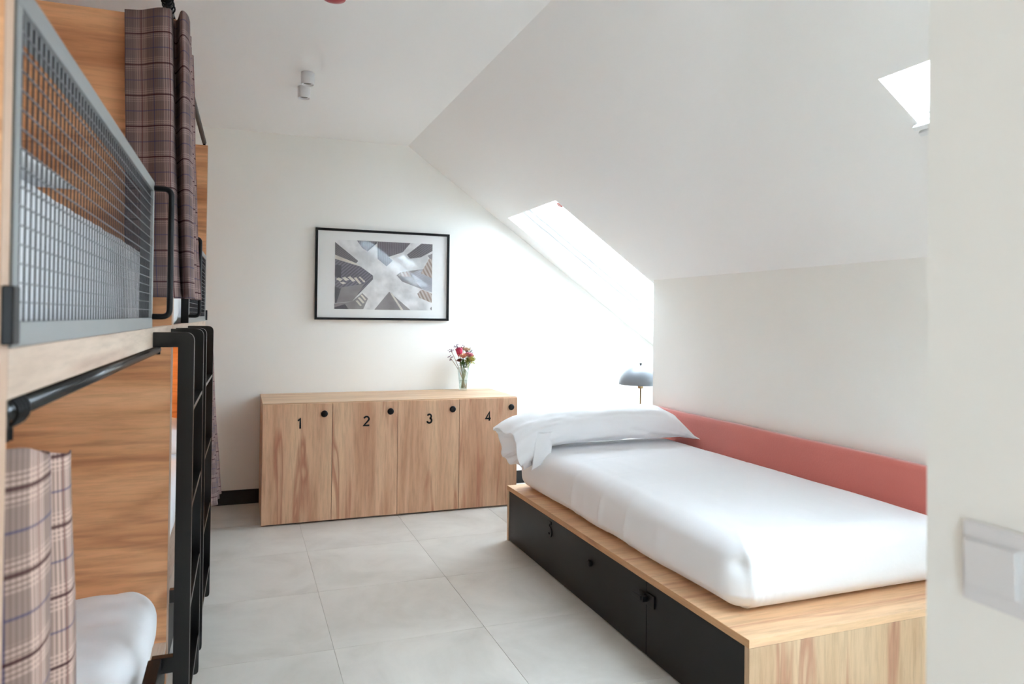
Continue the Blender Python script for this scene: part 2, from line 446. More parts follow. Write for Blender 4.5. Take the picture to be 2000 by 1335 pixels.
# skirting
bm = bmesh.new(); bx(bm, XL+.001, XK2-.002, YW-.014, YW-.001, 0.0005, .105); struct('baseboard_far', bm, m_skirt, bevel=.002)
bm = bmesh.new(); bx(bm, XN-.013, XN-.001, YB, .600, .0005, .105); struct('baseboard_near', bm, m_skirt, bevel=.002)
bm = bmesh.new(); bx(bm, XK-.013, XK-.001, .62, 1.93, .0005, .105); struct('baseboard_right', bm, m_skirt, bevel=.002)
bm = bmesh.new(); bx(bm, XL+.001, XL+.013, YB+.01, .85, .0005, .105); struct('baseboard_left', bm, m_skirt, bevel=.002)

# ------------------------------------------------------------------ soft shapes
def softbox(x0, x1, y0, y1, z0, z1, rad, step, disp, rz=None):
    """rounded box from a dense cube grid, then displaced: disp(p, n) -> Vector"""
    bm = bmesh.new(); dims = (x1-x0, y1-y0, z1-z0); c = Vector(((x0+x1)/2, (y0+y1)/2, (z0+z1)/2)); h = Vector(dims)/2
    rr = Vector((rad, rad, rz or rad)); inner = h-rr
    N = [max(4, int(d/step)) for d in dims]; vm = {}
    def coord(a, i):
        # uniform positions, denser near ends
        t = i/N[a]*2-1; return h[a]*math.sin(t*math.pi/2)*.25+h[a]*t*.75
    def vert(i, j, k):
        key = (i, j, k)
        if key not in vm:
            p = Vector((coord(0, i), coord(1, j), coord(2, k)))
            q = Vector([max(-inner[a], min(inner[a], p[a])) for a in range(3)])
            d = Vector([(p[a]-q[a])/rr[a] for a in range(3)])
            n = d.normalized() if d.length > 1e-6 else Vector((0, 0, 1))
            pos = q+Vector([n[a]*rr[a] for a in range(3)])
            pos = pos+c; vm[key] = bm.verts.new(pos+disp(pos, n))
        return vm[key]
    for a in range(3):
        b_, c_ = (a+1) % 3, (a+2) % 3
        for side in (0, N[a]):
            for i in range(N[b_]):
                for j in range(N[c_]):
                    qs = []
                    for di, dj in ((0, 0), (1, 0), (1, 1), (0, 1)):
                        key = [0, 0, 0]; key[a] = side; key[b_] = i+di; key[c_] = j+dj; qs.append(vert(*key))
                    if side == 0: qs.reverse()
                    bm.faces.new(qs)
    return bm
def g(x, s): return math.exp(-(x/s)**2)
def ns(p, s, seed=0): return noise.noise(Vector(p)*s+Vector((seed*7.3, seed*3.1, seed*1.7)))

# ------------------------------------------------------------------ single bed (right)
BX0, BX1, BY0, BY1 = 1.588, 2.725, 1.954, 4.268
bed = thing('storage_bed', 'light oak single bed base with black drawer fronts numbered 5', 'bed', (BX0, BY0, 0))
boxo('bed_platform', (BX0, BX1, BY0, BY1, .315, .343), m_bed_x, bed, .001)
boxo('end_panel', (BX0, BX1, BY0, BY0+.025, .0005, .3145), m_bed_v, bed, .001)
boxo('end_panel', (BX0, BX1, BY1-.025, BY1, .0005, .3145), m_bed_v, bed, .001)
boxo('back_panel', (BX1-.02, BX1, BY0+.026, BY1-.026, .0005, .314), m_bed_v, bed, .001)
# thin oak strip under the platform edge (front side, lengthwise grain)
boxo('edge_strip', (BX0-.0015, BX0, BY0, BY1, .3155, .3425), m_bed_y, bed, 0)
d1 = boxo('drawer_front', (BX0+.004, BX0+.022, BY0+.029, 2.602, .008, .311), m_blackp, bed, .0012)
d2 = boxo('drawer_front', (BX0+.004, BX0+.022, 2.606, BY1-.029, .008, .311), m_blackp, bed, .0012)
# numeral strokes -----------------------------------------------------
def arc(cx, cy, rx, ry, a0, a1, n=14):
    return [(cx+rx*math.cos(R(a0+(a1-a0)*i/n)), cy+ry*math.sin(R(a0+(a1-a0)*i/n))) for i in range(n+1)]
GL = {  # unit height 1
 '1': [[(-.16, .80), (.06, .965), (.06, 0)]],
 '2': [arc(0, .72, .25, .25, 165, -38) + [(-.27, .045), (.30, .045)]],
 '3': [arc(0, .74, .21, .22, 160, -75, 12), arc(0, .285, .255, .26, 82, -165, 16)],
 '4': [[(.12, 0), (.12, .97), (-.30, .25), (.27, .25)]],
 '5': [[(.24, .955), (-.10, .955), (-.19, .545)] + arc(-.01, .31, .255, .28, 122, -155, 16)],
}
def numeral(ch, o, ax, ay, az, h, wd, depth, parent, mat):
    bm = bmesh.new()
    for st in GL[ch]:
        ribbon(bm, [(x*h, y*h) for x, y in st], wd, o, ax, ay, az, depth)
    return obj('numeral', bm, mat, parent)
numeral('5', Vector((BX0+.0038, 3.600, .213)), Vector((0, -1, 0)), Vector((0, 0, 1)), Vector((-1, 0, 0)), .078, .015, .006, d2, m_black)
bm = bmesh.new(); lathe(bm, [(0, .0005), (.017, .0005), (.018, .004), (.018, .010), (.015, .013), (0, .013)], BX0+.0035, 3.116, .224, 28, 'X')
lk = obj('lock', bm, m_black, d2, smooth=False, bevel=.001)
bm = bmesh.new(); bx(bm, BX0-.011, BX0-.009, 3.108, 3.124, .2215, .2265); obj('key_slot', bm, m_skirt, d2)
# handle across the seam: back plate with a projecting pull
bm = bmesh.new(); bx(bm, BX0-.004, BX0+.0035, 2.535, 2.60, .222, .272); bx(bm, BX0-.004, BX0+.0035, 2.608, 2.655, .232, .262)
bx(bm, BX0-.026, BX0-.004, 2.585, 2.60, .236, .258); bx(bm, BX0-.030, BX0-.022, 2.60, 2.665, .238, .256)
obj('latch', bm, m_black, d1, bevel=.001)

# coral cushion panel
def dh(p, n):
    return n*(.004*ns(p, 3, 2))
bm = softbox(XK-.066, XK-.0065, 1.99, 4.44, .3445, .788, .020, .03, dh)
tag(obj('headboard_cushion', bm, m_coral, None, smooth=True, origin=(XK-.03, 3.2, .345)), 'coral velvet side cushion along the low wall behind the single bed', 'headboard')

# mattress with fitted sheet
MX0, MX1, MY0, MY1, MZ0, MZ1 = 1.652, 2.722, 2.108, 4.228, .3445, .605
def dm(p, n):
    d = Vector((0, 0, 0))
    X, Y, Z = p
    tx = (X-MX0)/(MX1-MX0); ty = (Y-MY0)/(MY1-MY0)
    hz = (Z-MZ0)/(MZ1-MZ0)
    if n.z > .2:
        d.z += n.z*(.022*math.sin(math.pi*max(0, min(1, tx)))**.6*math.sin(math.pi*max(0, min(1, ty)))**.5)
        d.z += n.z*(.0035*ns((X*1.4, Y*.8, 0), 3, 1)+.0016*ns((X*3, Y*1.2, 0), 6, 5))
        # light cross creases
        for yc, sl in ((3.25, .12), (3.0, .10), (3.62, .16)):
            d.z += -.0022*g(Y-yc-sl*(X-2.2), .012)*max(0, n.z)
    if n.x < -.15:   # left side: vertical pull folds
        amt = 0
        for yc, a, s in ((3.415, .013, .016), (3.11, .012, .015), (2.86, .010, .018), (2.60, .006, .03), (3.75, .004, .03), (3.29, .004, .02)):
            amt += a*g(Y-yc+.05*(hz-.5), s)*(.35+.65*math.sin(math.pi*min(1, max(0, hz))))
        amt += .004*ns((Y*2.2, Z*1.0, 0), 3, 3)+.0015*ns((Y*14, Z*1.2, 0), 1, 4)
        d.x += n.x*amt
        d.x += -.012*math.sin(math.pi*hz)*(-n.x)
    if n.z < -.2 and n.x < -.05:   # lifted lower edge
        d.z += .008*(.5+.5*math.sin(Y*9+1.2*math.sin(Y*4)))
    if n.y < -.15:   # foot end
        d.y += -.014*math.sin(math.pi*hz)*(-n.y)
        cx = X-MX0
        for c0, a, s in ((.050, .016, .010), (.082, .014, .009), (.110, .010, .009), (.15, .006, .012), (.19, .004, .012)):
            d.y -= a*g(cx-c0-.035*(1-hz)**1.5-.0, s)*(.25+.75*min(1, max(0, hz*1.6)))*(-n.y)
        d.y -= .003*ns((X*2, Z*3, 0), 2, 6)
    # folds wrap over the near left shoulder
    if n.z > .25 and Y < MY0+.24 and X < MX0+.32:
        for c0, a, s in ((.055, .012, .011), (.085, .010, .010), (.112, .008, .010), (.15, .005, .012)):
            yy = (Y-MY0)
            d.z += a*g((X-MX0)-c0-.55*yy+.02, s)*max(0, 1-yy/.16)
    # tucked dimple on the corner
    dc = (Vector(p)-Vector((MX0+.03, MY0+.02, MZ0+.185))).length
    d += n*(-.018*g(dc, .03))
    d += n*(.014*g((Vector(p)-Vector((MX0+.03, MY0+.015, MZ0+.235))).length, .04))
    return d
bm = softbox(MX0, MX1, MY0, MY1, MZ0, MZ1, .085, .0135, dm, rz=.07)
bmesh.ops.recalc_face_normals(bm, faces=bm.faces)
for v in bm.verts:
    if v.co.z < MZ0: v.co.z = MZ0
tag(obj('mattress', bm, m_sheet, None, smooth=True, origin=(2.19, 3.17, MZ0)), 'thick single mattress in white fitted sheet on the storage bed with black drawers', 'mattress')

# pillow with an open, drooping pillowcase end
def bolster():
    bm = bmesh.new()
    # X, Yc, Zc, a(Y half), b(Z half), shear of top toward +Y
    K = [  # profile knots along the length
        (2.722, 3.985, .648, .150, .004),
        (2.700, 4.02, .658, .165, .012),
        (2.668, 4.07, .690, .172, .045),
        (2.62, 4.085, .718, .180, .076),
        (2.54, 4.09, .738, .190, .098),
        (2.40, 4.09, .745, .196, .106),
        (2.20, 4.09, .746, .198, .107),
        (2.00, 4.085, .742, .198, .104),
        (1.86, 4.08, .738, .196, .102),
        (1.76, 4.07, .730, .192, .102),
        (1.68, 4.06, .712, .186, .108),
        (1.61, 4.05, .685, .180, .116),
        (1.55, 4.045, .652, .176, .120),
        (1.505, 4.04, .622, .172, .116),
    ]
    n = 72; secs = []
    def interp(t):
        s = t*(len(K)-1); i = min(len(K)-2, int(s)); q = s-i
        return [a*(1-q)+b*q for a, b in zip(K[i], K[i+1])]
    NL = 110
    for i in range(NL+1):
        t = i/NL; X, yc, zc, a, b_ = interp(t)
        ring = []
        for k in range(n):
            th = 2*math.pi*k/n
            cy, sy = math.cos(th), math.sin(th)
            ex = .72
            yy = math.copysign(abs(cy)**ex, cy)*a; zz = math.copysign(abs(sy)**ex, sy)*b_
            # end of case: rim leans outward at the top, hangs in at the bottom
            droop = max(0, (1.72-X)/.215)
            xx = X - droop*.055*(zz/b_) + droop*.02*math.sin(3*th+.6)
            p = Vector((xx, yc+yy, zc+zz))
            wr = .008*ns((X*1.2, th*.9, 0), 3.0, 11)+.005*ns((X*5, th*1.5, 0), 2.2, 12)+.005*max(0, 1-(X-1.5)/.6)*ns((X*9+th*2, th*2.5, 0), 1.5, 13)
            gath = droop*.010*math.sin(9*th+4*X)+.004*math.sin(14*th)*max(0, 1-abs(X-1.74)/.07)
            nv = Vector((0, cy, sy))
            p += nv*(wr+gath)
            # long shallow creases on the front face
            if sy < .8 and cy < 0:
                p += nv*(-.006*g((p.z-.70)-.25*(X-2.35)*-1, .012)*g(X-2.40, .16))
                p += nv*(.005*g((p.z-.665)-.10*(2.4-X), .010)*g(X-2.5, .14))
            # rest on the mattress
            if X > 1.655 and p.z < .612: p.z = .612+(p.z-.612)*.08
            ring.append(p)
        secs.append(ring)
    # inner lining: go back inside from the open rim
    rim = secs[-1]; cen = sum(rim, Vector())/n
    for q, dx in ((.97, .004), (.90, .03), (.8, .07), (.45, .085)):
        secs.append([cen+(p-cen)*q+Vector((dx, 0, 0)) for p in rim])
    vr = [[bm.verts.new(p) for p in ring] for ring in secs]
    for a, b in zip(vr, vr[1:]):
        for k in range(n): bm.faces.new((a[k], a[(k+1) % n], b[(k+1) % n], b[k]))
    bm.faces.new(vr[-1]); bm.faces.new(vr[0][::-1])
    return bm
pl = tag(obj('pillow', bolster(), m_pil, None, smooth=True, origin=(2.15, 4.08, .63)), 'long white pillow with loose open case end across the head of the single bed', 'pillow')
# loose front flap of the pillowcase (hanging corner)
def sheet_patch(fn, nu, nv, thick=.002):
    bm = bmesh.new(); g_ = [[bm.verts.new(fn(i/nu, j/nv)) for j in range(nv+1)] for i in range(nu+1)]
    for i in range(nu):
        for j in range(nv): bm.faces.new((g_[i][j], g_[i+1][j], g_[i+1][j+1], g_[i][j+1]))
    return bm
def flap(a, b):
    # a: across (left to right), b: downward from the pillow front
    X = 1.615+.105*a-.018*b*(1-a); Z = .735-.225*b+.04*a*b; Y = 3.862+.012*math.sin(6*a+2)+.018*b-.02*b*(1-b)
    Z += .05*a*b*b
    return Vector((X, Y, Z))
bm = sheet_patch(flap, 14, 22); fo = obj('pillowcase_flap', bm, m_pil, pl, smooth=True)
so = fo.modifiers.new('thick', 'SOLIDIFY'); so.thickness = .003

# bedside unit behind the bed head, mostly hidden
bs = thing('bedside_unit', 'low grey bedside unit between single bed and far wall, mostly hidden', 'bedside table', (1.98, 4.515, 0))
m_bside = plain('grey_bedside', (96, 94, 98), .5)
boxo('unit_top', (1.98, 2.98, 4.515, 4.93, .375, .393), m_bside, bs)
boxo('unit_body', (1.99, 2.97, 4.525, 4.92, .05, .3745), m_bside, bs)
boxo('plinth', (2.01, 2.95, 4.54, 4.90, .0005, .0495), m_skirt, bs)

# mushroom lamp
LX, LY = 2.805, 4.70
lamp = thing('table_lamp', 'mushroom table lamp with grey-blue metal dome shade beside the bed head', 'lamp', (LX, LY, .3935))
bm = bmesh.new(); lathe(bm, [(0, .394), (.085, .394), (.088, .398), (.088, .412), (.08, .418), (0, .418)], LX, LY, 0, 40); obj('lamp_base', bm, m_shade, lamp, smooth=False, bevel=.002)
bm = bmesh.new(); tube(bm, [(LX, LY, .418), (LX, LY, .98)], .0055, 14); obj('lamp_stem', bm, m_brass, lamp, smooth=True)
bm = bmesh.new(); lathe(bm, [(0, .885), (.018, .885), (.020, .888), (.020, .915), (0, .915)], LX, LY, 0, 24); obj('lamp_collar', bm, m_brass, lamp, smooth=False, bevel=.001)
prof = [(.163*math.sin(R(a)), .915+.140*math.cos(R(a))) for a in range(90, -1, -5)]
prof[-1] = (0, 1.055)
inn = [(max(0, rr-.004), zz-.003) for rr, zz in prof][::-1]
bm = bmesh.new(); lathe(bm, prof, LX, LY, 0, 56)
sh = obj('lamp_shade', bm, m_shade, lamp, smooth=True); so = sh.modifiers.new('thick', 'SOLIDIFY'); so.thickness = .003; so.offset = -1
bm = bmesh.new(); lathe(bm, [(0, 1.055), (.004, 1.055), (.004, 1.062), (.009, 1.063), (.009, 1.072), (0, 1.073)], LX, LY, 0, 20); obj('lamp_finial', bm, m_black, lamp)

# ------------------------------------------------------------------ cabinet with four numbered doors
CX0, CX1, CYF, CYB, CZ = .138, 1.943, 5.043, 5.694, .812
cab = thing('locker_cabinet', 'low light oak locker cabinet with doors numbered 1 to 4 against the far wall', 'cabinet', (CX0, CYF, 0))
boxo('cabinet_top', (CX0, CX1, CYF+.001, CYB, CZ-.019, CZ), m_wood_x, cab, .001)
boxo('side_panel', (CX0, CX0+.019, CYF+.003, CYB, .0005, CZ-.0195), m_wood_v, cab, .001)
boxo('side_panel', (CX1-.019, CX1, CYF+.003, CYB, .0005, CZ-.0195), m_wood_v, cab, .001)
boxo('back_panel', (CX0+.0195, CX1-.0195, CYB-.012, CYB, .012, CZ-.0195), m_wood_v, cab, 0)
boxo('bottom_panel', (CX0+.0195, CX1-.0195, CYF+.022, CYB-.013, .0005, .022), m_wood_x, cab, 0)
dw = (CX1-CX0)/4
for k in range(1, 4):
    boxo('partition', (CX0+k*dw-.009, CX0+k*dw+.009, CYF+.023, CYB-.013, .0225, CZ-.0195), m_wood_x, cab, 0)
for k in range(4):
    x0, x1 = CX0+k*dw+.0015, CX0+(k+1)*dw-.0015
    o_ = Vector(((x0+x1)/2, CYF, 0))
    bm = bmesh.new(); bx(bm, x0, x1, CYF-.018, CYF, .012, CZ-.006)
    # own object origin, so the grain differs from door to door
    dd = obj('door', bm, m_wood_v, cab, bevel=.001, origin=(x0+k*1.37, CYF, .3*k))
    dd.location = (x0+k*1.37-CX0, 0, .3*k)
    nx = CX0+.236+k*.4465; kx = CX0+.396+k*.451
    numeral(str(k+1), Vector((nx, CYF-.018, .642)), Vector((1, 0, 0)), Vector((0, 0, 1)), Vector((0, -1, 0)), .066, .0115, .004, dd, m_black)
    bm = bmesh.new(); lathe(bm, [(0, 0), (.010, 0), (.010, .010), (.021, .014), (.023, .020), (.021, .026), (.012, .0285), (0, .029)], kx, CYF-.018, .738, 28, 'Y')
    obj('knob', bm, m_black, dd, smooth=True)

# ------------------------------------------------------------------ framed picture
FX0, FX1, FZ0, FZ1 = .522, 1.586, 1.372, 2.080
FY = YW-.001
pic = thing('framed_picture', 'black framed photograph of skyscrapers seen from below on the far wall', 'picture', (FX0, FY, FZ0), R(0))
fw = .018
bm = bmesh.new()
bx(bm, FX0, FX1, FY-.026, FY-.001, FZ1-fw, FZ1); bx(bm, FX0, FX1, FY-.026, FY-.001, FZ0, FZ0+fw)
bx(bm, FX0, FX0+fw, FY-.026, FY-.001, FZ0+fw, FZ1-fw); bx(bm, FX1-fw, FX1, FY-.026, FY-.001, FZ0+fw, FZ1-fw)
obj('frame', bm, m_black, pic, bevel=.001)
m_mat = plain('white_mount', (248, 248, 247), .8)
boxo('mount', (FX0+fw, FX1-fw, FY-.010, FY-.002, FZ0+fw, FZ1-fw), m_mat, pic, 0)
PX0, PX1, PZ0, PZ1 = .668, 1.446, 1.455, 1.996
def flatcol(name, rgb, stripe=None, ang=0, sc=60, amt=.6):
    m, nt, b = new_mat(name); b.inputs['Roughness'].default_value = .6
    tc = nt.nodes.new('ShaderNodeTexCoord'); mp = nt.nodes.new('ShaderNodeMapping'); mp.inputs['Rotation'].default_value = (0, R(ang), 0)
    nt.links.new(tc.outputs['Object'], mp.inputs['Vector'])
    nz = nt.nodes.new('ShaderNodeTexNoise'); nz.inputs['Scale'].default_value = 9; nz.inputs['Detail'].default_value = 5
    nt.links.new(mp.outputs[0], nz.inputs['Vector'])
    lo = tuple(int(v*.93) for v in rgb); hi = tuple(min(255, int(v*1.12)) for v in rgb)
    rp = ramp(nt, [(.35, lin(lo)), (.65, lin(hi))]); nt.links.new(nz.outputs['Fac'], rp.inputs[0])
    out = rp.outputs[0]
    if stripe:
        wv = nt.nodes.new('ShaderNodeTexWave'); wv.inputs['Scale'].default_value = sc; wv.inputs['Distortion'].default_value = .6; wv.bands_direction = 'X'
        nt.links.new(mp.outputs[0], wv.inputs['Vector'])
        r_ = ramp(nt, [(.4, (0, 0, 0, 1)), (.6, (1, 1, 1, 1))]); nt.links.new(wv.outputs['Fac'], r_.inputs[0])
        ml = nt.nodes.new('ShaderNodeMath'); ml.operation = 'MULTIPLY'; ml.inputs[1].default_value = amt; nt.links.new(r_.outputs[0], ml.inputs[0])
        mx = nt.nodes.new('ShaderNodeMix'); mx.data_type = 'RGBA'; nt.links.new(ml.outputs[0], mx.inputs[0]); nt.links.new(out, mx.inputs[6]); mx.inputs[7].default_value = lin(stripe)
        out = mx.outputs[2]
    nt.links.new(out, b.inputs['Base Color']); return m
Q0 = [(445, 288), (1607, 340), (1592, 1135), (435, 1120)]
def pp(x, y):
    # invert the bilinear quad by a few fixed-point steps
    a, b_ = .5, .5
    for _ in range(30):
        tx = Q0[0][0]*(1-b_)+Q0[3][0]*b_; rx = Q0[1][0]*(1-b_)+Q0[2][0]*b_; a = (x-tx)/(rx-tx)
        ty = Q0[0][1]*(1-a)+Q0[1][1]*a; by = Q0[3][1]*(1-a)+Q0[2][1]*a; b_ = (y-ty)/(by-ty)
    return min(1, max(0, a)), min(1, max(0, b_))
mats = [flatcol('print_sky', (222, 221, 222)),                                   # 0
        flatcol('print_tower_dark', (92, 86, 96), (136, 130, 138), 0, 22, .7),   # 1 vertical stripes
        flatcol('print_tower_tilt', (96, 90, 98), (138, 130, 136), 55, 26, .7),  # 2
        flatcol('print_tower_left', (124, 116, 130), (78, 74, 86), -48, 16, .75), # 3
        flatcol('print_tower_grey', (140, 134, 136)),                            # 4
        flatcol('print_tower_light', (176, 178, 186), (160, 160, 170), 70, 24, .5), # 5
        flatcol('print_tower_warm', (160, 138, 126), (206, 196, 190), 28, 12, .8), # 6
        flatcol('print_highlight', (218, 212, 204)),                             # 7
        flatcol('print_dark', (62, 58, 70)),                                     # 8
        flatcol('print_tower_right', (92, 88, 94), (140, 136, 140), 60, 24, .7)]  # 9
polys = [
    (1, [(697, 296), (940, 308), (822, 430), (760, 390)]),
    (8, [(822, 430), (935, 330), (925, 318), (815, 412)]),
    (1, [(935, 310), (1335, 330), (1240, 440), (1070, 495), (1120, 540), (1045, 608), (940, 520)]),
    (9, [(1470, 335), (1607, 345), (1605, 425), (1460, 500), (1325, 515), (1290, 468)]),
    (2, [(447, 318), (712, 545), (690, 572), (447, 470)]),
    (7, [(447, 470), (690, 575), (740, 610), (447, 520)]),
    (3, [(447, 520), (740, 612), (885, 720), (885, 765), (690, 970), (560, 1035), (445, 1050)]),
    (8, [(447, 590), (520, 600), (515, 760), (445, 730)]),
    (8, [(445, 850), (510, 880), (470, 1040), (445, 1050)]),
    (4, [(520, 860), (780, 820), (690, 970), (640, 1030), (465, 1040)]),
    (7, [(455, 762), (490, 742), (535, 765), (505, 790)]), (7, [(520, 745), (560, 735), (610, 770), (570, 785)]),
    (7, [(590, 740), (620, 728), (680, 780), (650, 795)]), (7, [(660, 745), (690, 740), (750, 815), (725, 822)]),
    (7, [(715, 735), (735, 732), (795, 790), (780, 805)]), (7, [(500, 800), (540, 795), (575, 810), (535, 825)]),
    (4, [(440, 1055), (640, 1030), (760, 930), (825, 995), (770, 1120), (440, 1118)]),
    (7, [(735, 950), (755, 945), (805, 1005), (790, 1018)]), (7, [(705, 985), (730, 980), (785, 1040), (765, 1055)]), (7, [(680, 1020), (705, 1015), (755, 1075), (735, 1085)]),
    (8, [(440, 1100), (560, 1060), (600, 1120), (440, 1118)]),
    (4, [(900, 1128), (1075, 912), (1330, 1132)]),
    (7, [(1085, 925), (1110, 930), (1245, 1130), (1215, 1130)]),
    (4, [(1165, 715), (1210, 678), (1490, 640), (1560, 820), (1470, 880), (1230, 790)]),
    (6, [(1210, 678), (1320, 665), (1340, 735), (1180, 725)]),
    (5, [(1335, 690), (1480, 640), (1600, 750), (1597, 920), (1475, 880), (1395, 790)]),
    (6, [(1600, 480), (1560, 520), (1460, 690), (1598, 750)]),
    (4, [(1545, 480), (1604, 455), (1600, 525), (1570, 515)]),
    (6, [(1415, 935), (1465, 885), (1595, 935), (1592, 1045), (1440, 985)]),
    (4, [(1570, 1110), (1592, 1090), (1592, 1132), (1580, 1130)]),
]
bm = bmesh.new(); yb = FY-.0102
fc = bm.faces.new([bm.verts.new(p) for p in ((PX0, yb, PZ0), (PX1, yb, PZ0), (PX1, yb, PZ1), (PX0, yb, PZ1))]); fc.material_index = 0
for i, (mi, pts) in enumerate(polys):
    vs_ = []
    for x, y in pts:
        a, b_ = pp(x, y); vs_.append(bm.verts.new((PX0+(PX1-PX0)*a, yb-.0001-.00004*(i+1), PZ1+(PZ0-PZ1)*b_)))
    try: fc = bm.faces.new(vs_); fc.material_index = mi
    except ValueError: pass
me = bpy.data.meshes.new('print'); bmesh.ops.translate(bm, verts=bm.verts, vec=-Vector(pic.location)); 
for fc in bm.faces:
    fc.normal_update()
    if fc.normal.y > 0: fc.normal_flip()
bm.to_mesh(me); bm.free(); po = bpy.data.objects.new('print', me); C.objects.link(po); po.parent = pic
for m_ in mats: me.materials.append(m_)
boxo('picture_glass', (FX0+fw, FX1-fw, FY-.018, FY-.016, FZ0+fw, FZ1-fw), m_glass, pic, 0)

# ------------------------------------------------------------------ vase and flowers
VX, VY, VZ = 1.690, 5.60, CZ+.0005
vase = thing('glass_vase', 'clear glass vase with flowers on the oak locker cabinet', 'vase', (VX, VY, VZ))
bm = bmesh.new()
out_p = [(0, 0), (.030, 0), (.033, .004), (.035, .06), (.042, .13), (.050, .185)]
in_p = [(.047, .185), (.039, .13), (.032, .06), (.030, .012), (0, .012)]
lathe(bm, out_p+in_p, VX, VY, VZ, 40); obj('vase_body', bm, m_vase, vase, smooth=True)
m_water = glass('water', (.90, .94, .92), .15)
bm = bmesh.new(); lathe(bm, [(0, .0125), (.0295, .0125), (.0315, .06), (.0335, .08), (0, .08)], VX, VY, VZ, 32); obj('water', bm, m_water, vase, smooth=True)
m_stem = plain('stem_green', (96, 118, 62), .6); m_leaf = plain('leaf_green', (74, 104, 50), .6); m_leafp = plain('pale_leaf', (168, 176, 96), .6)
m_prot = plain('protea_pink', (206, 60, 96), .6); m_peach = plain('peach_petal', (232, 178, 150), .7); m_pink = plain('pink_petal', (222, 150, 160), .7)
m_berry = plain('plum_berry', (104, 66, 92), .5); m_twig = plain('twig_brown', (150, 112, 80), .7); m_dark = plain('dusky_leaf', (112, 120, 118), .7)
def petal(bm, base, direction, length, width, curl, up=Vector((0, 0, 1))):
    d = direction.normalized(); s = d.cross(up); s = s.normalized() if s.length > 1e-3 else Vector((1, 0, 0)); nn = s.cross(d)
    rows = 5; vs_ = []
    for i in range(rows+1):
        t = i/rows; wv_ = width*math.sin(math.pi*(.12+.86*t))**.8*.5 if t < 1 else .0005
        c_ = base+d*length*t+nn*curl*t*t
        vs_.append([bm.verts.new(c_-s*wv_), bm.verts.new(c_+nn*-.15*width*(1-t)), bm.verts.new(c_+s*wv_)])
    for a, b in zip(vs_, vs_[1:]):
        bm.faces.new((a[0], a[1], b[1], b[0])); bm.faces.new((a[1], a[2], b[2], b[1]))
def flower(name, label, head, kind, mats_, group=None, size=.03):
    hx, hz, hy = head  # px offset in metres from vase axis
    H_ = Vector((VX+hx, VY+hy, VZ+hz))
    t = thing(name, label, 'flower', (VX, VY, VZ+.014), 0, group)
    b0 = Vector((VX-hx*.20+random.uniform(-.008, .008), VY-hy*.2, VZ+.016)); mid = Vector((VX+hx*.25, VY+hy*.3, VZ+.17))
    bm = bmesh.new(); pts = []
    for i in range(11):
        q = i/10; pts.append(b0*(1-q)**2+mid*2*q*(1-q)+H_*q*q)
    tube(bm, pts, .0022, 6); obj('stem', bm, mats_[1], t, smooth=True)
    dirv = (pts[-1]-pts[-2]).normalized()
    bm = bmesh.new()
    if kind == 'protea':
        s1 = dirv.orthogonal().normalized(); s2 = dirv.cross(s1)
        for ring, (n_, rad_, ln, sp_) in enumerate(((11, .013, .055, .16), (9, .010, .058, .08), (6, .006, .058, .02))):
            for k in range(n_):
                a = 2*math.pi*(k+.5*ring)/n_; rv = s1*math.cos(a)+s2*math.sin(a)
                petal(bm, H_-dirv*.024+rv*rad_*1.35, dirv+rv*sp_, ln*1.25, .018, .005, rv)
    elif kind == 'rose':
        s1 = dirv.orthogonal().normalized(); s2 = dirv.cross(s1)
        for ring, (n_, ln, spd) in enumerate(((7, size, .9), (6, size*.85, .5), (5, size*.7, .2))):
            for k in range(n_):
                a = 2*math.pi*(k+.5*ring)/n_; rv = s1*math.cos(a)+s2*math.sin(a)
                petal(bm, H_+rv*.002, dirv+rv*spd*1.3, ln, size*.75, .004, rv)
    elif kind == 'berries':
        for k in range(13):
            a = Vector((random.gauss(0, 1), random.gauss(0, 1), random.gauss(0, 1))).normalized()*random.uniform(.008, .026)
            bmesh.ops.create_icosphere(bm, subdivisions=1, radius=random.uniform(.0034, .0052), matrix=Matrix.Translation(H_+a))
    elif kind == 'spray':
        for k in range(60):
            a = Vector((random.gauss(0, 1), random.gauss(0, 1), random.gauss(0, .8))).normalized()
            petal(bm, H_+a*random.uniform(.004, .024), a+Vector((0, 0, .4)), random.uniform(.018, .03), .012, .003)
    obj('flower_head', bm, mats_[0], t, smooth=False)
    if kind == 'berries':
        bm = bmesh.new()
        for k in range(6):
            a = Vector((random.gauss(0, 1), random.gauss(0, 1), random.gauss(0, 1))).normalized()*.02; tube(bm, [H_-dirv*.02, H_+a], .0008, 4)
        obj('twigs', bm, m_twig, t)
    return t
flower('protea', 'large deep pink protea bloom at top left of the vase bouquet', (-.035, .300, -.01), 'protea', (m_prot, m_stem))
flower('rose', 'peach rose low in front of the pink protea', (-.012, .262, -.035), 'rose', (m_peach, m_stem), size=.052)
flower('rose', 'pale cream bloom at the top of the vase bouquet', (.026, .312, .01), 'rose', (plain('cream_petal', (226, 214, 182), .7), m_stem), size=.05)
flower('rose', 'pink bloom at the middle right of the vase bouquet', (.038, .272, -.03), 'rose', (m_pink, m_stem), size=.048)
flower('rose', 'small russet bud below the pink protea', (-.034, .232, -.02), 'rose', (plain('russet_petal', (150, 84, 66), .7), m_stem), size=.032)
flower('berry_sprig', 'plum berry sprig reaching highest at left of the vase bouquet', (-.105, .322, 0), 'berries', (m_berry, m_twig))
flower('berry_sprig', 'plum berry sprig hanging lowest at left of the vase bouquet', (-.112, .262, 0), 'berries', (m_berry, m_twig))
flower('berry_sprig', 'plum berry sprig between the top left sprig and the protea', (-.055, .345, .01), 'berries', (m_berry, m_twig))
flower('berry_sprig', 'plum berry sprig peeking over the top of the cream bloom', (.004, .345, .02), 'berries', (m_berry, m_twig))
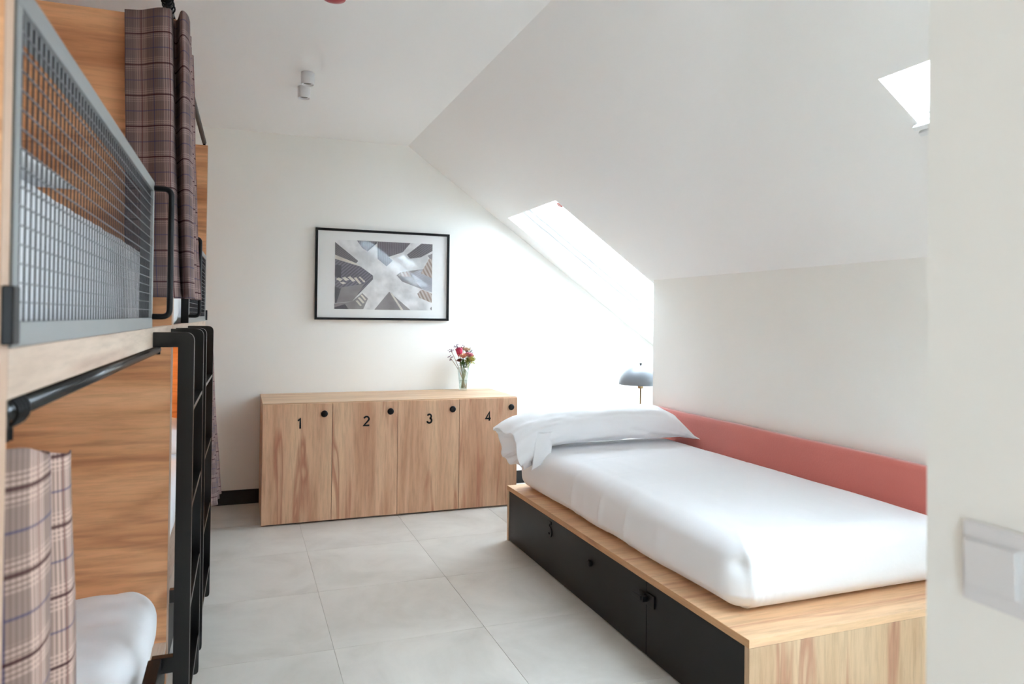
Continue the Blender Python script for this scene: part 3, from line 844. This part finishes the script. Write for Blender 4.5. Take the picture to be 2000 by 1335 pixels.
flower('leafy_sprig', 'yellow-green leafy sprig spreading to the right of the vase', (.076, .235, 0), 'spray', (m_leafp, m_stem))
flower('leafy_sprig', 'yellow-green leafy sprig at centre just above the vase rim', (.03, .225, -.03), 'spray', (plain('olive_leaf', (132, 142, 60), .6), m_stem))
flower('leafy_sprig', 'dark green leafy sprig inside the neck of the vase', (.0, .208, 0), 'spray', (m_leaf, m_stem))
flower('leafy_sprig', 'dusky grey-green sprig behind the cream bloom at upper right', (.052, .300, .02), 'spray', (m_dark, m_stem))
flower('leafy_sprig', 'ochre leafy sprig under the pink bloom', (.055, .250, -.02), 'spray', (plain('ochre_leaf', (196, 178, 104), .6), m_stem))

# ------------------------------------------------------------------ ceiling fittings
for (x, y, lab) in ((.330, 4.212, 'white cylindrical ceiling spotlight nearer the camera of the pair'), (.332, 4.485, 'white cylindrical ceiling spotlight farther away of the pair')):
    t = thing('ceiling_spotlight', lab, 'light', (x, y, ZC), 0, 'ceiling spotlights')
    bm = bmesh.new(); lathe(bm, [(0, 0), (.037, 0), (.037, -.066), (.033, -.068), (.031, -.060), (.0, -.052)], x, y, ZC-.0005, 36); obj('spotlight_body', bm, m_plastic, t, smooth=False, bevel=.001)
    bm = bmesh.new(); lathe(bm, [(0, -.0525), (.022, -.056), (.022, -.060), (0, -.061)], x, y, ZC-.0005, 24); obj('lens', bm, plain('spot_lens', (150, 150, 146), .25), t)
al = thing('fire_alarm', 'round red fire alarm on the flat ceiling at the top of the frame', 'alarm', (.345, 3.10, ZC))
bm = bmesh.new(); lathe(bm, [(0, 0), (.058, 0), (.058, -.010), (0, -.010)], .345, 3.085, ZC-.0005, 40); obj('alarm_base', bm, m_plastic, al, bevel=.001)
bm = bmesh.new(); lathe(bm, [(0, -.0105), (.052, -.0105), (.052, -.03), (.046, -.044), (.02, -.052), (0, -.053)], .345, 3.085, ZC-.0005, 40); obj('alarm_dome', bm, m_red, al, smooth=True)

# light switch on the near wall (local faces -X)
sw = thing('light_switch', 'white square rocker light switch on the near wall', 'light switch', (XN, .509, 1.107))
boxo('switch_plate', (XN-.009, XN-.0005, .467, .551, 1.107, 1.191), m_plastic, sw, .003)
boxo('switch_frame', (XN-.0105, XN-.0091, .488, .5445, 1.124, 1.1755), m_plastic, sw, .0005)
bm = bmesh.new(); prism(bm, [(XN-.0106, .4895, 1.1255), (XN-.0106, .543, 1.1255), (XN-.0106, .543, 1.174), (XN-.0106, .4895, 1.174)], (-.0035, 0, 0))
for v in bm.verts:
    if v.co.x < XN-.012 and v.co.z > 1.15: v.co.x -= .0025
obj('rocker', bm, m_plastic, sw, bevel=.001)

# ------------------------------------------------------------------ bunk beds
XF = -.25
def make_bunk(y0, y1, near, loc, rotz, label, mz, base_lo):
    """near=True: ladder at the far end, panel at the near end; y0..y1 outer faces"""
    t = thing('bunk_bed', label, 'bunk bed', loc, rotz)
    tb = .030
    for k, (a, b) in enumerate(((y0, y0+tb), (y1-tb, y1))):
        bm = bmesh.new(); bx(bm, XL+.03, XF, a, b, .0005, 2.525)
        e = obj('end_board', bm, m_div, t, bevel=.001)
        bm = bmesh.new(); bx(bm, XF+.0002, XF+.0018, a+.0005, b-.0005, .001, 2.5245); obj('edge_band', bm, m_edge, e)
    yi0, yi1 = y0+tb+.0005, y1-tb-.0005
    boxo('back_board', (XL+.004, XL+.029, y0, y1, .0005, 2.525), m_divh, t)
    # upper deck
    boxo('upper_rail', (XF-.022, XF+.002, yi0, yi1, 1.300, 1.359), m_fas, t, .001)
    boxo('upper_deck', (XL+.03, XF-.0225, yi0, yi1, 1.310, 1.340), m_fas, t, .001)
    # lower deck
    zl = base_lo
    boxo('lower_deck', (XL+.03, XF-.0225, yi0, yi1, zl-.045, zl-.002), m_fas, t, .001)
    boxo('lower_rail', (XF-.022, XF, yi0, yi1, zl-.10 if zl > .25 else zl-.03, zl-.002), m_fas, t, .001)
    if zl > .25:
        boxo('lower_drawer', (XF-.02, XF-.002, yi0+.002, (yi0+yi1)/2-.002, .05, zl-.103), m_blackp, t, .001)
        boxo('lower_drawer', (XF-.02, XF-.002, (yi0+yi1)/2+.002, yi1-.002, .05, zl-.103), m_blackp, t, .001)
    else:
        boxo('lower_drawer', (XF-.02, XF-.002, yi0+.002, yi1-.002, .02, zl-.033), m_blackp, t, .001)
    # guard panel
    g0, g1 = (y0+.035, 2.350) if near else (3.782, y1-.035)
    gp = bpy.data.objects.new('guard_panel', None); C.objects.link(gp); gp.parent = t; gp.location = Vector((XF, g0, 1.36))-Vector(loc)
    za, zb = 1.3595, 1.789
    fr = .030; dx0, dx1 = XF-.030, XF+.004
    bm = bmesh.new()
    bx(bm, dx0, dx1, g0, g1, za, za+fr); bx(bm, dx0, dx1, g0, g1, zb-fr, zb)
    bx(bm, dx0, dx1, g0, g0+.022, za+fr, zb-fr); bx(bm, dx0, dx1, g1-.022, g1, za+fr, zb-fr)
    obj('panel_frame', bm, m_grey, gp, bevel=.0012)
    bm = bmesh.new(); nh = 16
    for i in range(1, nh):
        z = za+fr+(zb-za-2*fr)*i/nh; bx(bm, XF-.001, XF+.001, g0+.022, g1-.022, z-.0009, z+.0009)
    gr = obj('grille_wires', bm, m_gridh, gp); gr['kind'] = 'stuff'
    bm = bmesh.new()
    nv = int((g1-g0-.044)/.0245)
    for i in range(1, nv):
        y = g0+.022+(g1-g0-.044)*i/nv; bx(bm, XF-.0032, XF-.0014, y-.0016, y+.0016, za+fr, zb-fr)
    gr = obj('grille_rods', bm, m_gridm, gp); gr['kind'] = 'stuff'
    # grab handle
    ye = g1-.006 if near else g0+.006
    bm = bmesh.new(); tube(bm, fillet([(XF+.002, ye, 1.393), (XF+.050, ye, 1.393), (XF+.050, ye, 1.770), (XF+.002, ye, 1.770)], .022), .0085, 12)
    obj('grab_handle', bm, m_black, gp, smooth=True)
    if not near:
        boxo('shade_plate', (dx0-.001, dx1-.001, g0-.0045, g0-.0005, za, zb), m_black, gp, .001)  # black sheet standing in for shade on the panel's end face
    # black end bracket on the outer end board
    yb_ = y0+.0005 if near else y1-.028
    boxo('end_bracket', (XF+.002, XF+.014, yb_, yb_+.027, 1.364, 1.43), m_black, t, .002)
    # ladder: two plate stiles, four rungs
    la, lb = (2.384, 2.986) if near else (3.165, 3.782)
    ld = bpy.data.objects.new('ladder', None); C.objects.link(ld); ld.parent = t; ld.location = Vector((XF, la, 0.04))-Vector(loc)
    for yy in (la, lb):
        x1 = XF+.116; x0 = x1-.045; zt = 1.346; za_ = zt-.045
        out = fillet([(XF+.0025, yy, zt), (x1, yy, zt), (x1, yy, .045), (x0+.012, yy, .045)], .028, 8)
        inn_ = [(x0, yy, .06), (x0, yy, .325), (XF+.012, yy, .325), (XF+.012, yy, .372), (x0, yy, .372), (x0, yy, za_), (XF+.0025, yy, za_)]
        bm = bmesh.new(); prism(bm, [Vector(p) for p in out]+[Vector(p) for p in inn_], (0, .026 if yy == la else -.026, 0))
        bm.normal_update(); bmesh.ops.triangulate(bm, faces=[f_ for f_ in bm.faces if len(f_.verts) > 4])
        obj('stile', bm, m_ladder, ld, bevel=.0015)
    for z in (1.114, .812, .502, .195):
        boxo('rung', (XF+.073, XF+.114, la+.0265, lb-.0265, z-.012, z), m_ladder, ld, .001)
    # curtain rods (upper and lower)
    zr = 2.548
    bm = bmesh.new(); tube(bm, [(XF-.022, y0+.004, zr), (XF-.022, y1-.004, zr)], .0135, 14); ro = obj('curtain_rod', bm, m_black, t, smooth=True)
    bm = bmesh.new(); tube(bm, [(XF-.010, y0+.035, 1.284), (XF-.010, 2.62 if near else y1-.035, 1.284)], .0135, 16); obj('curtain_rod', bm, m_ladder, t, smooth=True)
    for yy in ((y0+.034, 2.61) if near else (y0+.3, y1-.038)):
        boxo('rod_bracket', (XF-.022, XF+.002, yy-.003, yy+.004, 1.268, 1.2995), m_black, t)
    for yy in (y0+.006, y1-.022):
        boxo('rod_foot', (XF-.03, XF-.014, yy, yy+.016, 2.5255, 2.545), m_black, t, 0)
    return t
B1 = make_bunk(.935, 3.038, True, (XF, .935, 0), 0, 'oak bunk bed in the foreground with grey mesh guard and black ladder', .37, .165)
B2 = make_bunk(3.042, 5.20, False, (XF, 3.042, 0), -.0098, 'oak bunk bed farther back behind the foreground bunk, near the far wall', .5, .37)
# retaining bar on the foreground bunk
bm = bmesh.new(); bx(bm, XF+.004, XF+.040, 1.0, 2.3835, .330, .372)
obj('retaining_bar', bm, m_black, B1, bevel=.002)

# bedding in the bunks
def soft_mattress(name, d, label, crown=.015, wr=.006, step=.03, seed=0, rad=.06):
    def dd(p, n):
        v = Vector((0, 0, 0))
        if n.z > 0: v.z += n.z*(crown*(.5+.5*ns(p, 1.5, seed))+wr*ns((p.x*2, p.y*5, 0), 2.2, seed+1)+wr*.6*abs(ns((p.x*2+p.y*2, p.y*2, 0), 5, seed+2)))
        if n.x > 0: v.x += n.x*wr*ns((p.y*5, p.z*2, 0), 2, seed+3)
        return v
    bm = softbox(*d, rad, step, dd)
    return tag(obj(name, bm, m_sheet, None, smooth=True, origin=((d[0]+d[1])/2, (d[2]+d[3])/2, d[4])), label, 'mattress')
soft_mattress('mattress', (XL+.035, XF-.026, .97, 3.0, .166, .385), 'rumpled white mattress on lower deck of the foreground bunk bed', step=.016, wr=.012, seed=1, rad=.09)
soft_mattress('mattress', (XL+.035, XF-.075, .975, 2.96, 1.3415, 1.628), 'white mattress behind the mesh guard of the foreground bunk bed', seed=2)
m3 = soft_mattress('mattress', (XL+.06, XF-.03, 3.08, 5.15, .371, .57), 'white mattress on lower deck of the farther bunk bed', seed=3)
m4 = soft_mattress('mattress', (XL+.06, XF-.034, 3.08, 5.15, 1.3415, 1.55), 'white mattress behind the mesh guard of the farther bunk bed', seed=4)
def cushion(name, c, s, label, rx=0, seed=0, under=.7):
    bm = bmesh.new(); n = 36; rows = 22
    top = []
    for i in range(rows+1):
        for j in range(rows+1):
            pass
    def hgt(a, b): return (max(0, 1-abs(a)**2.6)*max(0, 1-abs(b)**2.6))**.55
    g1 = {}; g2 = {}
    for i in range(rows+1):
        for j in range(rows+1):
            a, b = -1+2*i/rows, -1+2*j/rows
            h = hgt(a, b)*s[2]/2; w_ = .01*ns((a*1.5, b*1.5, seed), 1.6, seed)
            cr = 1-.06*(1-abs(b)**2)*abs(a)**4
            p = Vector((a*s[0]/2*cr, b*s[1]/2*(1-.05*(1-a*a)*abs(b)**4), 0))
            g1[i, j] = bm.verts.new(p+Vector((0, 0, h+w_*(h > 0))))
            g2[i, j] = g1[i, j] if i in (0, rows) or j in (0, rows) else bm.verts.new(p+Vector((0, 0, -h*under)))
    for i in range(rows):
        for j in range(rows):
            for g_, fl in ((g1, 0), (g2, 1)):
                q = [g_[i, j], g_[i+1, j], g_[i+1, j+1], g_[i, j+1]]
                if fl: q.reverse()
                bm.faces.new(q)
    bmesh.ops.rotate(bm, verts=bm.verts, cent=(0, 0, 0), matrix=Matrix.Rotation(rx, 3, 'X'))
    bmesh.ops.translate(bm, verts=bm.verts, vec=Vector(c))
    return tag(obj(name, bm, m_pil, None, smooth=True, origin=c), label, 'pillow')
cushion('pillow', (-.69, 1.33, 1.650), (.76, .68, .16), 'white pillow at near end of upper deck behind the mesh guard', rx=0, seed=3, under=.05)
cushion('pillow', (-.70, 4.78, .665), (.80, .55, .20), 'white pillow on lower deck of the farther bunk bed', rx=R(12), seed=5)

# warm reading lamp in the lower deck of the farther bunk
rl = thing('reading_lamp', 'warm glowing reading lamp inside lower deck of the farther bunk bed', 'lamp', (-1.19, 4.70, 1.03))
bm = bmesh.new(); lathe(bm, [(0, 0), (.03, 0), (.03, .012), (0, .012)], -1.2, 4.70, 1.03, 24)
for v in bm.verts: v.co = Vector((-1.2095+(v.co.z-1.03)+.003, v.co.y, 1.03+(v.co.x+1.2)))
obj('lamp_mount', bm, m_black, rl)
bm = bmesh.new(); tube(bm, [(-1.19, 4.70, 1.03), (-1.12, 4.70, 1.05), (-1.08, 4.72, 1.03)], .005, 8); obj('lamp_arm', bm, m_black, rl)
m_em, nt, b = new_mat('warm_bulb'); b.inputs['Emission Color'].default_value = (1, .5, .12, 1); b.inputs['Emission Strength'].default_value = 12; b.inputs['Base Color'].default_value = (1, .6, .3, 1)
bm = bmesh.new(); bmesh.ops.create_icosphere(bm, subdivisions=2, radius=.022, matrix=Matrix.Translation((-1.08, 4.72, 1.03))); obj('bulb', bm, m_em, rl, smooth=True)
l = bpy.data.lights.new('bulb_light', 'POINT'); l.energy = 2.0; l.color = (1, .62, .16); l.shadow_soft_size = .05
lo = bpy.data.objects.new('bulb_light', l); C.objects.link(lo); lo.location = (-1.03, 4.74, 1.03)

# ------------------------------------------------------------------ curtains
def catmull(pts, n):
    P_ = [pts[0]]+list(pts)+[pts[-1]]; out = []
    segs = len(pts)-1
    for i in range(n+1):
        t = i/n*segs; k = min(segs-1, int(t)); q = t-k
        a, b, c, d = [Vector(p) for p in P_[k:k+4]]
        out.append(.5*((2*b)+(-a+c)*q+(2*a-5*b+4*c-d)*q*q+(-a+3*b-3*c+d)*q**3))
    return out
def curtain(label, top, bot, z0, z1, mat, z1fn=None, uoff=0, n=150, rows=46, hem=True, voff=0):
    """top/bot: plan-view polylines (x,y); z0 bottom, z1 top"""
    T_ = catmull(top, n); B_ = catmull(bot, n); bm = bmesh.new(); uvl = bm.loops.layers.uv.new('UVMap')
    arc_ = [0]
    for a, b in zip(T_, T_[1:]): arc_.append(arc_[-1]+(b-a).length)
    k = 1.0; grid = []; uvs = {}
    for i in range(n+1):
        col = []
        for j in range(rows+1):
            q = j/rows; zt = z1+(z1fn(i/n) if z1fn else 0); z = z0+(zt-z0)*q
            s = q**.8; p = B_[i]*(1-s)+T_[i]*s
            wob = .004*ns((i*.05, z*3, 0), 1.2, 21)
            v = bm.verts.new((p.x+wob, p.y+wob*.6, z)); col.append(v); uvs[v] = (arc_[i]+uoff, z+voff)
        grid.append(col)
    for i in range(n):
        for j in range(rows):
            fc = bm.faces.new((grid[i][j], grid[i+1][j], grid[i+1][j+1], grid[i][j+1]))
            for lp in fc.loops: lp[uvl].uv = uvs[lp.vert]
    o = obj('curtain', bm, mat, None, smooth=True, origin=(T_[n//2].x, T_[n//2].y, z0))
    so = o.modifiers.new('thick', 'SOLIDIFY'); so.thickness = .0025
    return tag(o, label, 'curtain')
m_ring = m_black
def rings(cur, spots, z, rr=.022, drop=.0):
    for (x, y) in spots:
        bm = bmesh.new(); pts = [Vector((x+rr*math.cos(a), y, z+rr*math.sin(a))) for a in [2*math.pi*k/16 for k in range(17)]]
        tube(bm, pts, .003, 6, caps=False)
        if drop: tube(bm, [(x, y, z-rr), (x, y, z-rr-drop)], .003, 6)
        o = obj('curtain_ring', bm, m_ring, cur)
zR = 2.548
# foreground bunk, upper
c1 = curtain('plaid curtain gathered beside the wood divider above the mesh guard of the foreground bunk',
    [(-.418, 2.965), (-.36, 2.945), (-.30, 2.90), (-.262, 2.90), (-.262, 2.985), (-.25, 3.0), (-.225, 2.90), (-.205, 2.93), (-.200, 2.995)],
    [(-.400, 2.955), (-.33, 2.93), (-.27, 2.90), (-.222, 2.88), (-.212, 2.95), (-.225, 3.00), (-.20, 2.93), (-.180, 2.90), (-.168, 2.99)],
    1.462, 2.520, m_plaid, voff=.02)
rings(c1, [(-.272, 2.86), (-.272, 2.89), (-.272, 2.93), (-.272, 2.97)], zR, .0195, .010)
# farther bunk, upper (drawn to its near end)
c2 = curtain('plaid curtain on the upper deck of the farther bunk, tucked behind the first curtain',
    [(-.29, 3.10), (-.235, 3.08), (-.207, 3.12), (-.245, 3.18), (-.215, 3.24), (-.245, 3.30), (-.212, 3.34), (-.235, 3.40), (-.222, 3.43)],
    [(-.27, 3.10), (-.215, 3.06), (-.188, 3.10), (-.215, 3.16), (-.170, 3.20), (-.200, 3.27), (-.163, 3.29), (-.19, 3.36), (-.18, 3.40)],
    1.462, 2.505, m_plaid, uoff=.03, voff=.05)
rings(c2, [(-.271, 3.14), (-.270, 3.22), (-.269, 3.31), (-.268, 3.39)], zR, .0195, .02)
# foreground bunk, lower (near end)
c3 = curtain('plaid curtain below the upper deck of the foreground bunk at lower left',
    [(-.36, .975), (-.300, 1.01), (-.335, 1.07), (-.278, 1.12), (-.262, 1.15), (-.258, 1.20), (-.27, 1.26), (-.305, 1.32), (-.268, 1.37), (-.272, 1.44)],
    [(-.36, .975), (-.285, 1.01), (-.330, 1.07), (-.268, 1.12), (-.240, 1.15), (-.236, 1.20), (-.25, 1.27), (-.295, 1.33), (-.245, 1.38), (-.250, 1.46)],
    .42, 1.232, m_plaid_lit, z1fn=lambda t: .018-.088*t+.003*math.sin(t*19), voff=.03, uoff=.02)
rings(c3, [(XF-.010, .985), (XF-.010, .998), (XF-.010, 1.012), (XF-.010, 1.027)], 1.284, .0185, .02)
# farther bunk, lower (far end)
c4 = curtain('plaid curtain on the lower deck of the farther bunk, seen right of the ladders',
    [(-.24, 4.78), (-.19, 4.80), (-.225, 4.86), (-.18, 4.92), (-.22, 4.98), (-.175, 5.04), (-.205, 5.12)],
    [(-.20, 4.72), (-.12, 4.78), (-.18, 4.86), (-.115, 4.93), (-.17, 5.0), (-.105, 5.06), (-.15, 5.14)],
    .235, 1.245, m_plaid, uoff=.05, n=110)
rings(c4, [(-.215, 4.8), (-.214, 4.9), (-.213, 5.0), (-.212, 5.1)], 1.284, .0195, .02)
